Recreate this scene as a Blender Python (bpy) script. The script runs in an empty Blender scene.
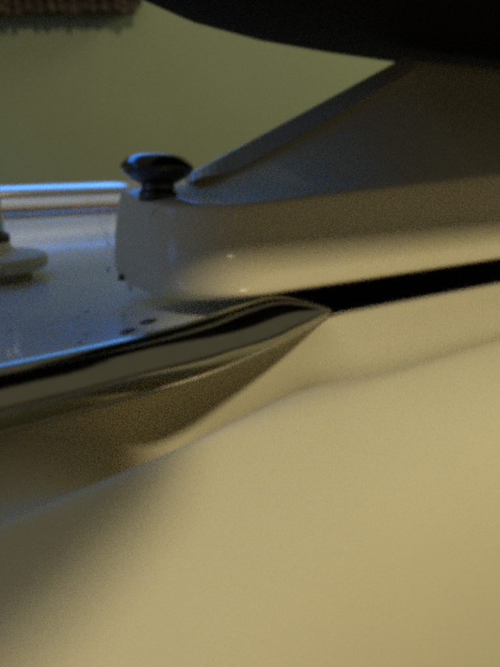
import bpy, bmesh, math, random
from mathutils import Vector, Matrix
random.seed(7)
S = bpy.context.scene
COL = S.collection
R = math.radians

# ------------------------------------------------------------------ frame of the machine
ANG = R(31.94)
ORG = Vector((0.03885, 0.28225, 0.0))
def W(u, v, z):
    c, s = math.cos(ANG), math.sin(ANG)
    return Vector((ORG.x + u*c - v*s, ORG.y + u*s + v*c, z))

# ------------------------------------------------------------------ camera
cam = bpy.data.cameras.new('camera')
co = bpy.data.objects.new('camera', cam); COL.objects.link(co)
co.location = (0, 0, 0.08); co.rotation_euler = (R(90-18), 0, 0)
cam.sensor_fit = 'VERTICAL'; cam.sensor_height = 24
cam.lens = 12/math.tan(math.atan(333.5/566))
cam.clip_start = 0.005; cam.clip_end = 50
cam.dof.use_dof = True; cam.dof.focus_distance = 0.30; cam.dof.aperture_fstop = 5.0
S.camera = co

# ------------------------------------------------------------------ world, lamps, exposure
w = bpy.data.worlds.new('World'); S.world = w; w.use_nodes = True
bg = w.node_tree.nodes['Background']
bg.inputs[0].default_value = (0.55, 0.5, 0.36, 1); bg.inputs[1].default_value = 0.21
def area(name, loc, target, sx, sy, power, color):
    l = bpy.data.lights.new(name, 'AREA'); l.shape = 'RECTANGLE'; l.size = sx; l.size_y = sy
    l.energy = power; l.color = color
    o = bpy.data.objects.new(name, l); COL.objects.link(o); o.location = loc
    o.rotation_euler = (Vector(target)-Vector(loc)).to_track_quat('-Z', 'Y').to_euler()
    return o
area('room_lamp', W(.02, -.75, 1.0), W(-.02, -.02, .02), .13, .13, 8.6, (1.0, .87, .56))
area('wall_fill', (1.50, .95, 1.25), (-.10, 1.38, .35), .60, .50, 11.5, (1.0, .93, .56))  # unseen fill added to give the wall light of its own
bl = area('blue_window', W(-.26, .56, .52), W(-.16, -.05, 0), 1.0, .22, 2.5, (.04, .28, 1.0))
area('blue_fill', W(-.95, .16, .34), W(-.08, .07, .02), .26, .20, .55, (.08, .33, 1.0))  # second blue source, added to tint the cover's nose
bl.rotation_euler = (Matrix.Rotation(ANG, 4, 'Z') @ Matrix.Rotation(R(34), 4, 'Y') @ Matrix.Rotation(R(-8), 4, 'X')).to_euler()
S.view_settings.view_transform = 'Standard'; S.view_settings.look = 'None'
S.view_settings.gamma = 1; S.view_settings.exposure = 0
S.cycles.use_denoising = False
S.cycles.filter_width = 7.0
S.cycles.use_adaptive_sampling = True; S.cycles.adaptive_threshold = .055; S.cycles.adaptive_min_samples = 16
S.cycles.sample_clamp_indirect = 2.0; S.cycles.sample_clamp_direct = 5.0

# ------------------------------------------------------------------ materials
def mat(name, col, rough=.5, metal=0, coat=0, col2=None, nscale=30, bump=0, bscale=200, spec=.5, detail=4):
    m = bpy.data.materials.new(name); m.use_nodes = True
    nt = m.node_tree; b = nt.nodes['Principled BSDF']
    b.inputs['Base Color'].default_value = (*col, 1); b.inputs['Roughness'].default_value = rough
    b.inputs['Metallic'].default_value = metal; b.inputs['Coat Weight'].default_value = coat
    b.inputs['Coat Roughness'].default_value = .09; b.inputs['Specular IOR Level'].default_value = spec
    tc = nt.nodes.new('ShaderNodeTexCoord')
    if col2:
        n = nt.nodes.new('ShaderNodeTexNoise'); n.inputs['Scale'].default_value = nscale; n.inputs['Detail'].default_value = detail
        nt.links.new(tc.outputs['Object'], n.inputs['Vector'])
        r = nt.nodes.new('ShaderNodeMix'); r.data_type = 'RGBA'
        r.inputs[6].default_value = (*col, 1); r.inputs[7].default_value = (*col2, 1)
        nt.links.new(n.outputs['Fac'], r.inputs[0]); nt.links.new(r.outputs[2], b.inputs['Base Color'])
    if bump:
        n2 = nt.nodes.new('ShaderNodeTexNoise'); n2.inputs['Scale'].default_value = bscale; n2.inputs['Detail'].default_value = 3
        nt.links.new(tc.outputs['Object'], n2.inputs['Vector'])
        bp = nt.nodes.new('ShaderNodeBump'); bp.inputs['Strength'].default_value = bump; bp.inputs['Distance'].default_value = .001
        nt.links.new(n2.outputs['Fac'], bp.inputs['Height']); nt.links.new(bp.outputs['Normal'], b.inputs['Normal'])
    return m
CREAM = mat('cream_enamel', (.63, .58, .41), .6, spec=.2, coat=.0, col2=(.55, .50, .34), nscale=9, bump=.10, bscale=60)
COVER = mat('cream_cover_enamel', (.64, .58, .40), .5, coat=.28, spec=.12, col2=(.60, .54, .36), nscale=18, bump=.06, bscale=50)
DECK = mat('deck_enamel', (.66, .66, .60), .18, coat=.6, col2=(.58, .57, .51), nscale=22, bump=.12, bscale=40)
CHROME = mat('chrome', (.50, .50, .40), .12, metal=1, col2=(.40, .40, .31), nscale=60, bump=.35, bscale=28)
RAILM = mat('rail_chrome', (.80, .77, .68), .09, metal=.9, col2=(.7, .66, .56), nscale=40)
BEAD = mat('worn_chrome_edge', (.50, .45, .33), .46, metal=1, col2=(.40, .36, .26), nscale=120)
BLACK = mat('black_gloss', (.006, .006, .006), .12, coat=.2)
BLACKM = mat('black_matt', (.004, .0035, .0035), .85, bump=.2, bscale=300, spec=.05)
GAP = mat('slot_shade_black', (.006, .005, .005), .85)  # shade inside the slot, put into the colour as near-black
CHIP = mat('dark_bare_metal', (.02, .016, .012), .6, col2=(.05, .03, .015), nscale=200)
WALL = mat('olive_wall_paint', (.375, .435, .265), .85, col2=(.34, .395, .24), nscale=9, bump=.5, bscale=120)
WOOD = mat('brown_wood', (.34, .15, .05), .5, col2=(.14, .06, .025), nscale=26, bump=.2, bscale=80)
DWOOD = mat('dark_wood', (.030, .019, .010), .6, col2=(.060, .038, .018), nscale=50, bump=.3, bscale=90)
BRASS = mat('brass', (.55, .38, .14), .3, metal=1, col2=(.3, .2, .08), nscale=90)
TABLE = mat('dark_table_top', (.10, .07, .045), .5, col2=(.07, .045, .03), nscale=12)

# ------------------------------------------------------------------ helpers
def empty(name, loc, rz=0, **p):
    o = bpy.data.objects.new(name, None); COL.objects.link(o); o.empty_display_size = .02
    o.location = loc; o.rotation_euler = (0, 0, rz)
    for k, v in p.items(): o[k] = v
    return o
def mesh(name, verts, faces, m, parent=None, smooth=True, sub=0, bev=0, loc=(0, 0, 0), rot=(0, 0, 0), **p):
    me = bpy.data.meshes.new(name)
    bm = bmesh.new()
    vs = [bm.verts.new(v) for v in verts]
    for f in faces:
        try: bm.faces.new([vs[i] for i in f])
        except ValueError: pass
    bmesh.ops.recalc_face_normals(bm, faces=bm.faces)
    if bev: bmesh.ops.bevel(bm, geom=bm.edges[:], offset=bev, segments=3, affect='EDGES', profile=.5)
    for f in bm.faces: f.smooth = smooth
    bm.to_mesh(me); bm.free()
    me.materials.append(m)
    o = bpy.data.objects.new(name, me); COL.objects.link(o)
    o.location = loc; o.rotation_euler = rot
    if parent: o.parent = parent
    if sub:
        s = o.modifiers.new('subdivision', 'SUBSURF'); s.levels = sub; s.render_levels = sub
    for k, v in p.items(): o[k] = v
    return o
def grid_faces(nr, nc, closed=False):
    f = []
    for i in range(nr-1):
        for j in range(nc if closed else nc-1):
            a, b = i*nc+j, i*nc+(j+1) % nc
            f.append((a, b, b+nc, a+nc))
    return f
def box(name, lo, hi, m, parent=None, bev=0, **p):
    x0, y0, z0 = lo; x1, y1, z1 = hi
    v = [(x0,y0,z0),(x1,y0,z0),(x1,y1,z0),(x0,y1,z0),(x0,y0,z1),(x1,y0,z1),(x1,y1,z1),(x0,y1,z1)]
    f = [(0,1,2,3),(4,5,6,7),(0,1,5,4),(1,2,6,5),(2,3,7,6),(3,0,4,7)]
    return mesh(name, v, f, m, parent, smooth=False, bev=bev, **p)
def lathe(name, prof, m, parent=None, n=48, **p):
    v, f = [], []
    for r, z in prof:
        for k in range(n):
            a = 2*math.pi*k/n; v.append((r*math.cos(a), r*math.sin(a), z))
    f = grid_faces(len(prof), n, True)
    f.append(tuple(range(n))); f.append(tuple(range((len(prof)-1)*n, len(prof)*n)))
    return mesh(name, v, f, m, parent, **p)
def tube(name, pts, rad, m, parent=None, n=12, **p):
    v = []
    pts = [Vector(q) for q in pts]
    for i, q in enumerate(pts):
        t = (pts[min(i+1, len(pts)-1)] - pts[max(i-1, 0)]).normalized()
        a = t.cross(Vector((0, 0, 1)))
        a = a.normalized() if a.length > 1e-4 else Vector((1, 0, 0))
        b = t.cross(a)
        r = rad[i] if isinstance(rad, (list, tuple)) else rad
        for k in range(n):
            h = 2*math.pi*k/n
            v.append(q + a*(r*math.cos(h)) + b*(r*math.sin(h)))
    f = grid_faces(len(pts), n, True)
    f += [tuple(range(n)), tuple(range((len(pts)-1)*n, len(pts)*n))]
    return mesh(name, v, f, m, parent, **p)
def catmull(P, k=10):
    P = [Vector(p) for p in P]; out = []
    for i in range(len(P)-1):
        p0, p1, p2, p3 = P[max(i-1, 0)], P[i], P[i+1], P[min(i+2, len(P)-1)]
        for j in range(k):
            t = j/k
            out.append(.5*((2*p1)+(p2-p0)*t+(2*p0-5*p1+4*p2-p3)*t*t+(3*p1-p0-3*p2+p3)*t**3))
    out.append(P[-1]); return out
def lerp(a, b, t): return a+(b-a)*t
def sstep(a, b, x):
    t = max(0, min(1, (x-a)/(b-a))); return t*t*(3-2*t)
def interp(T, x):
    if x <= T[0][0]: return T[0][1]
    for (a, ya), (b, yb) in zip(T, T[1:]):
        if x <= b: return lerp(ya, yb, (x-a)/(b-a))
    return T[-1][1]

BASE_Z = -.30
# ------------------------------------------------------------------ setting
mesh('wall', [(-3, 1.40, BASE_Z), (3, 1.40, BASE_Z), (3, 1.40, 2.2), (-3, 1.40, 2.2),
              (-3, 1.50, BASE_Z), (3, 1.50, BASE_Z), (3, 1.50, 2.2), (-3, 1.50, 2.2)],
     [(0,1,2,3),(4,5,6,7),(0,1,5,4),(1,2,6,5),(2,3,7,6),(3,0,4,7)], WALL, smooth=False, kind='structure')
mesh('tabletop', [(-2, -1, BASE_Z), (3, -1, BASE_Z), (3, 1.4, BASE_Z), (-2, 1.4, BASE_Z)], [(0,1,2,3)], TABLE, smooth=False, kind='structure')

# ------------------------------------------------------------------ the cream machine
mach = empty('enamel_machine', W(0, 0, BASE_Z), ANG, label='cream enamelled machine with chrome edge trim and chrome rail behind its pale deck', category='machine')
def L(u, v, z): return (u, v, z-BASE_Z)
def pm(name, verts, faces, m, parent=mach, **k):          # a part given in machine coordinates
    return mesh(name, [L(*q) for q in verts], faces, m, parent, **k)

# edge lines of the trim (machine coordinates)
LOW = catmull([(-.62, -.020, -.018), (-.35, -.0185, -.0165), (-.2, -.0178, -.0160), (-.162, -.0177, -.016), (-.1253, -.0166, -.015),
               (-.0816, -.0165, -.013), (-.0466, -.0105, -.010), (-.020, -.0058, -.006), (0, -.0030, -.001)], 8)
UP = catmull([(q[0], q[1], q[2]-.0014*min(1, max(0, -q[0])/.04)) for q in [(-.60, -.018, .006), (-.35, -.0175, .006), (-.2, -.0165, .006), (-.160, -.0158, .006), (-.1115, -.0148, .007),
              (-.0757, -.0097, .008), (-.0475, -.0005, .0088), (-.0250, .0015, .0090), (0, -.0040, .0022)]], 8)
def low_at(u):
    return (interp([(p.x, p.y) for p in LOW], u), interp([(p.x, p.z) for p in LOW], u))

us = [-.62 + i*.016 for i in range(96)]
V, nc = [], 0
for u in us:
    v0, z0 = low_at(u)
    c_ = lerp(-.0545, -.043, (u+.12)/.2) if -.12 <= u <= .08 else (-.0545 if u < -.12 else -.043)
    rec = 1 - sstep(-.215, -.115, u)
    prof = [(v0+.010, z0-.0032), (v0+.006, z0-.0022), (v0+.002, z0-.0012), (v0-.003, z0-.0014 - .001*sstep(0, -.1, u)),
            (lerp(v0, c_, .22), lerp(z0, -.0215, .55)), (lerp(v0, c_, .50), -.0228), (lerp(v0, c_, .82), -.0218), (c_, -.0186), (c_-.008, -.0228),
            (-.075, -.0330), (-.098, -.0460), (-.120, -.0640), (-.140, -.0900), (-.155, -.125), (-.165, -.18), (-.168, -.24), (-.168, BASE_Z)]
    c = .50*min(.10, max(0, -u)); c = c*sstep(0, .02, -u)*(1-.97*(1-sstep(-.165, -.070, u)))          # depth of the cove under the overhanging trim
    e = .05*(1-sstep(-.42, -.17, u))
    t, t2 = sstep(0, .014, -u), sstep(0, .06, -u)
    rim = -.003 - .44*max(0, -u) if u > -.11 else -.0514 - .03*min(.1, -.11-u)
    zr = -.0200-.010*(1-sstep(-.21, -.08, u))
    cove = {3: (v0+.004+.80*c+.10*e, z0-.0014-.02*c), 4: (v0+.002+1.25*c+.15*e, z0-.003-1.10*c), 5: (v0-.80*(v0-rim)+.05*e, zr-1.15*c), 6: (rim, zr-.0012), 7: (min(c_, rim-.004), zr+.0014)}
    row = []
    for k, (pv, pz) in enumerate(prof):
        if k in cove:
            s_ = t if k < 6 else t2
            pv, pz = lerp(pv, cove[k][0], s_), lerp(pz, cove[k][1], s_)
        elif k > 7 and u < 0:
            pv = min(pv, cove[7][0]-.004*(k-7)); pz += (zr+.0200)*(1-sstep(9, 14, k))
        if k > 3:
            pz -= e; pv += e*.15 if k > 6 else 0
        row.append((u, pv, max(BASE_Z, pz) if k < len(prof)-1 else BASE_Z))
    nc = len(row); V += row
F = grid_faces(len(us), nc)
n0 = len(V)
# back, sides and bottom of the housing close it into a body
for u in (us[0], us[-1]):
    V += [(u, .545, -.004), (u, .555, -.02), (u, .555, BASE_Z)]
F += [(n0, n0+1, n0+4, n0+3), (n0+1, n0+2, n0+5, n0+4)]
F += [tuple(range(nc)) + (n0+2, n0+1, n0), tuple((len(us)-1)*nc+k for k in range(nc)) + (n0+5, n0+4, n0+3)]
F += [tuple(i*nc+nc-1 for i in range(len(us))) + (n0+5, n0+2)]
housing = pm('housing', V, F, CREAM, sub=2)

# deck plate: front edge follows the trim, notch for the slot under the cover
ups = [p for p in UP if p.x < -.03]
outline = [(p.x, p.y+.0015) for p in ups] + [(-.028, .012), (.0, .03), (.01, .10), (.70, .10), (.70, .545), (-.62, .545)]
n = len(outline)
pm('deck', [(x, y, .0) for x, y in outline] + [(x, y, -.004) for x, y in outline],
   [tuple(range(n)), tuple(range(n, 2*n))] + [(i, (i+1) % n, n+(i+1) % n, n+i) for i in range(n)], DECK, smooth=False)
deck = bpy.data.objects['deck']
tube('rear_lip', [L(-.62, .538, .001), L(.70, .538, .001)], .005, DECK, mach, n=16)
# seams pressed into the deck: low raised welts
for a in ((-.062, .16, .052, .50), (-.068, .10, .040, .50)):
    tube('deck_welt', [L(lerp(a[0], a[2], t/12), lerp(a[1], a[3], t/12), .0002) for t in range(13)], .0011, DECK, mach, n=8)
for q in [(-.1053, .066), (-.1115, .058), (-.1165, .0285), (-.122, .0185), (-.1455, .0515)]:  # tiny domes added to stand for blue glints on the deck
    lathe('glint_dome', [(.0014, 0), (.0013, .0005), (.0008, .0010), (.0002, .0012)], DECK, mach, n=12, loc=L(q[0], q[1], 0))
def chip(name, u, v, z, a, b, parent, loc_fn, rot=0, thick=.0005):
    k = 14; vs = []
    for i in range(k):
        t = 2*math.pi*i/k; r = random.uniform(.75, 1.15)
        x, y = a*r*math.cos(t), b*r*math.sin(t)
        vs.append((x*math.cos(rot)-y*math.sin(rot), x*math.sin(rot)+y*math.cos(rot)))
    vv = [(x, y, 0) for x, y in vs] + [(x*.8, y*.8, thick) for x, y in vs]
    ff = [tuple(range(k)), tuple(range(k, 2*k))] + [(i, (i+1) % k, k+(i+1) % k, k+i) for i in range(k)]
    return mesh(name, vv, ff, CHIP, parent, loc=loc_fn(u, v, z))
chip('enamel_chip', -.0845, .0320, .0001, .006, .004, mach, L, .6)
chip('enamel_chip', -.0985, .0225, .0001, .005, .0025, mach, L, .5)

# slot between housing and cover, its deep shade painted near-black
slot = [(.002, -.0008, -.002), (.01, -.0008, -.002), (.70, -.0010, -.002), (.70, .0985, -.005), (.008, .0985, -.005), (.004, .05, -.005), (.002, .012, -.005)]
sn = len(slot)
pm('slot_recess', slot + [(x, y, -.045) for x, y, z in slot], [tuple(range(sn, 2*sn))] + [(i, (i+1) % sn, sn+(i+1) % sn, sn+i) for i in range(sn)], GAP, smooth=False)

# chrome trim
NS = len(LOW); A = 21; V = []
for i in range(NS):
    lo, up = Vector(LOW[i]), Vector(UP[i])
    d = up-lo; h = d.length
    out = Vector((0, -d.z, d.y)); out = out.normalized() if out.length > 1e-6 else Vector((0, -1, 0))
    bul = .21*h
    for k in range(A):
        t = k/(A-1)
        V.append(lo + d*t + out*(bul*max(0, math.sin(math.pi*t))**.8))
    f = min(1, h/.014)
    for a, b in ((.0012, .0009), (.0030, .0018), (.0052, .0023), (.0072, .0018), (.0084, .0002), (.0084, -.0075)):
        V.append(up + Vector((0, a*f, b*f)))
    V.append(lo + Vector((0, .0084*f, -.001)))
nc = A+7
trim = pm('chrome_trim', V, grid_faces(NS, nc, True) + [tuple(range(nc)), tuple(range((NS-1)*nc, NS*nc))], CHROME)
for e in trim.data.edges:
    if e.vertices[0] % nc == A-1 and e.vertices[1] % nc == A-1: e.use_edge_sharp = True
def rel(p): return L(*p)
rr = [lerp(.0013, .0008, sstep(.8, 1, i/(NS-1))) for i in range(NS)]
tube('edge_bead', [rel(p) for p in LOW], rr, BEAD, trim)
tube('edge_bead', [rel(p) for p in UP], [r*.7*sstep(-.13, -.06, p.x)+.0001 for r, p in zip(rr, UP)], CHROME, trim)

# chrome rail across the back
rail = tube('chrome_rail', [L(-.55, .52, .0262)] + [L(-.5+.1*i, .52, .0262) for i in range(11)] + [L(.6, .52, .0262)], .0143, RAILM, mach, n=40)
for u in (-.5, .55):
    box('rail_bracket', L(u-.012, .508, .001), L(u+.012, .532, .014), CHROME, rail, bev=.002)

# ------------------------------------------------------------------ cream cover with the black knob
cov = empty('cover', W(0, 0, .006), ANG, label='cream ramp shaped cover with a black knob on its rounded nose', category='cover')
def CL(u, v, z): return (u, v, z-.006)
ZT = [(-.09, .0595), (-.06, .0605), (-.036, .0605), (.150, .1428), (.8, .1435)]
ZC = [(-.08, .0530), (0, .0565), (.17, .0645), (.7, .085)]
def cover_ring(u, inset=0, dz=0, vf=0.0):
    zt = interp(ZT, u)-dz; zc = min(interp(ZC, u)-dz, zt-.001); i = inset; up = .011*sstep(-.05, .0, u)
    return [(.030+i, .0080), (.0120+i+vf, .0092), (.0050+i+vf, .0126), (.0160+i+vf, .0215), (.0255+i+vf, .0320), (.0284+i+vf, zc-.0012), (.0296+i+vf, zc),
            (.052, lerp(zc, zt-up, .30)), (.080-i, lerp(zc, zt-up, .78)), (.0885-i, zt-up), (.0960-i, zt-.0005), (.0995-i, zt-.0010), (.1030-i, zt-.014), (.1030-i, .0200), (.0980-i, .0075)]
st = [(-.0790, .016, .006, .026), (-.0795, .006, .003, .026), (-.0770, .002, .001, .019), (-.070, .000, 0, .0100), (-.059, 0, 0, .0028), (-.046, 0, 0, .0003), (-.036, 0, 0, 0), (-.02, 0, 0, 0), (.01, 0, 0, 0), (.05, 0, 0, 0), (.09, 0, 0, 0), (.135, 0, 0, 0), (.147, 0, 0, 0), (.153, 0, 0, 0), (.18, 0, 0, 0),
      (.3, 0, 0, 0), (.45, 0, 0, 0), (.6, 0, 0, 0), (.66, 0, 0, 0)]
V = []; 
for u, i, dz, vf in st:
    for (pv, pz) in cover_ring(u, i, dz, vf):
        # the nose is cut slightly askew: its far corner reaches further left
        sk = (.006 + (pv-.06)*-.16 + (pz-.012)*.13)*(1-sstep(-.08, .02, u))
        V.append(CL(u+sk, pv, pz))
nr = 15
shell = mesh('cover_shell', V, grid_faces(len(st), nr, True) + [tuple(range(nr)), tuple(range((len(st)-1)*nr, len(st)*nr))], COVER, cov, sub=3)
# polished strip along the far rising edge
STRIP = mat('satin_strip', (.60, .61, .52), .38, metal=.25, col2=(.42, .44, .37), nscale=45)
V = []
sus = [-.030+.005*i for i in range(36)]
for u in sus:
    zt = interp(ZT, u); g = .0075*sstep(-.03, .0, u)
    for q in ((.0880, zt-.0012-g), (.0868, zt+.0000-g), (.0955, zt+.0022), (.0985, zt+.0018), (.0985, zt-.002)):
        V.append(CL(u, *q))
mesh('edge_strip', V, grid_faces(len(sus), 5, True) + [tuple(range(5)), tuple(range((len(sus)-1)*5, len(sus)*5))], STRIP, cov, smooth=False)
chip('enamel_chip', -.0770, .086, .0100, .004, .003, shell, CL, .3, .003)

kn = lathe('knob', [(.0065, .0080), (.0115, .0090), (.0175, .0128), (.0218, .0172), (.0226, .0196), (.0218, .0224), (.0178, .0268), (.0145, .0284), (.0040, .0294), (.0005, .0294)], BLACK, cov, n=24,
           loc=CL(-.0600, .070, .0562), rot=(R(-3), R(3), R(10)))
kn.scale = (.86, .86, .74)
bv = kn.modifiers.new('bevel', 'BEVEL'); bv.width = .0011; bv.segments = 3; bv.limit_method = 'ANGLE'; bv.angle_limit = R(25); bv.harden_normals = False
lathe('knob_stem', [(.0120, -.003), (.0120, .0025), (.0108, .0040), (.0104, .0050), (.0102, .0070), (.0110, .0100), (.004, .0110)], BLACK, kn, n=32)

# ------------------------------------------------------------------ flange with a post, left on the deck
fl = empty('post_flange', W(-.1300, .181, .0002), ANG, label='round cream flange with a short post standing at the left end of the deck', category='flange')
lathe('flange_disc', [(.022, 0), (.022, .005), (.0280, .0052), (.0318, .0062), (.0330, .0085), (.0330, .0120), (.0322, .0140), (.0300, .0150), (.0220, .0164), (.0140, .0176), (.0115, .0200), (.0108, .0230), (.0095, .0235)], CREAM, fl, n=64)
lathe('post', [(.0085, .015), (.0085, .050), (.0078, .0515), (.0078, .058), (.0050, .060)], CHROME, fl, n=32)
lathe('collar', [(.0098, .0225), (.0112, .0235), (.0112, .0275), (.0098, .0285)], CHIP, fl, n=32)
lathe('set_screw', [(.0036, 0), (.0036, .0022), (.0022, .0030), (.0004, .0031)], CHROME, fl, n=16, loc=(-.004, -.0315, .010), rot=(R(80), 0, R(10)))

fl.scale = (1, 1, 1.0)
# ------------------------------------------------------------------ black head overhanging the cover
hd = empty('black_head', W(.62, .05, BASE_Z), ANG, label='black flat bottomed head overhanging the cover at the top right', category='machine head')
def HL(u, v, z): return (u-.62, v-.05, z-BASE_Z)
far = [(-.100, .020), (-.088, .046), (-.0711, .0658), (-.031, .0963), (.0307, .1228), (.0993, .1371), (.1904, .147), (.4, .152), (.78, .152)]
near = [(.78, -.078), (.4, -.078), (.10, -.078), (-.030, -.0775), (-.046, -.075), (-.058, -.068), (-.068, -.050), (-.080, -.029), (-.100, -.033), (-.108, -.09), (-.112, -.13), (-.118, -.165), (-.142, -.21), (-.175, -.232), (-.24, -.235), (-.27, -.20), (-.27, -.10), (-.20, -.04), (-.130, -.018)]  # unseen left extension added, shaped to cast shadow on deck and lower body
ol = far+near; c = Vector((.3, .03)); n = len(ol); V = []
for sc, z in ((.90, .146), (.975, .1465), (1.0, .149), (1.0, .165), (.985, .20), (.93, .228), (.82, .245), (.6, .252)):
    for (a, b) in ol:
        q = c + (Vector((a, b))-c)*sc
        V.append(HL(q.x, q.y, z))
mesh('head_shell', V, grid_faces(8, n, True) + [tuple(range(n)), tuple(range(7*n, 8*n))], BLACKM, hd)
box('column', HL(.72, -.02, BASE_Z), HL(.78, .09, .146), BLACKM, hd)

# ------------------------------------------------------------------ wooden board behind the machine
bd = empty('wooden_board', W(0, .61, BASE_Z), ANG, label='brown wooden board standing behind the deck under the chrome rail', category='board')
box('plank', (-.62, -.04, 0), (.035, .0, -.002-BASE_Z+.004), DWOOD, bd, bev=.002)
box('plank', (-.62, .003, 0), (.5, .03, .010-BASE_Z), WOOD, bd, bev=.002)

# ------------------------------------------------------------------ shelf on the wall, top left
sh = empty('wall_shelf', (-.43, 1.40, .366), 0, label='dark brown wooden shelf with turned pegs on the green wall at the top left', category='shelf')
box('shelf_board', (-.45, -.062, .015), (.195, -.001, .04), DWOOD, sh, bev=.003)
box('shelf_apron', (-.44, -.052, -.012), (.188, -.035, .0148), DWOOD, sh, bev=.002)
p0 = None
for i in range(28):
    x = -.43+.0222*i
    if p0 is None:
        p0 = lathe('peg', [(.004, 0), (.0075, .005), (.0085, .010), (.0055, .016), (.0045, .021), (.008, .026), (.0095, .034), (.0075, .040)], DWOOD, sh, n=16)
        pp = p0
    else:
        pp = p0.copy(); COL.objects.link(pp); pp.parent = sh
    pp.scale = [random.uniform(.7, 1.25)]*2 + [random.uniform(.6, 1.15)]
    pp.location = (x+random.uniform(-.006, .006), -.0605, -.014+random.uniform(-.006, .004))
    pp.rotation_euler = (0, random.uniform(-.08, .08), 0)
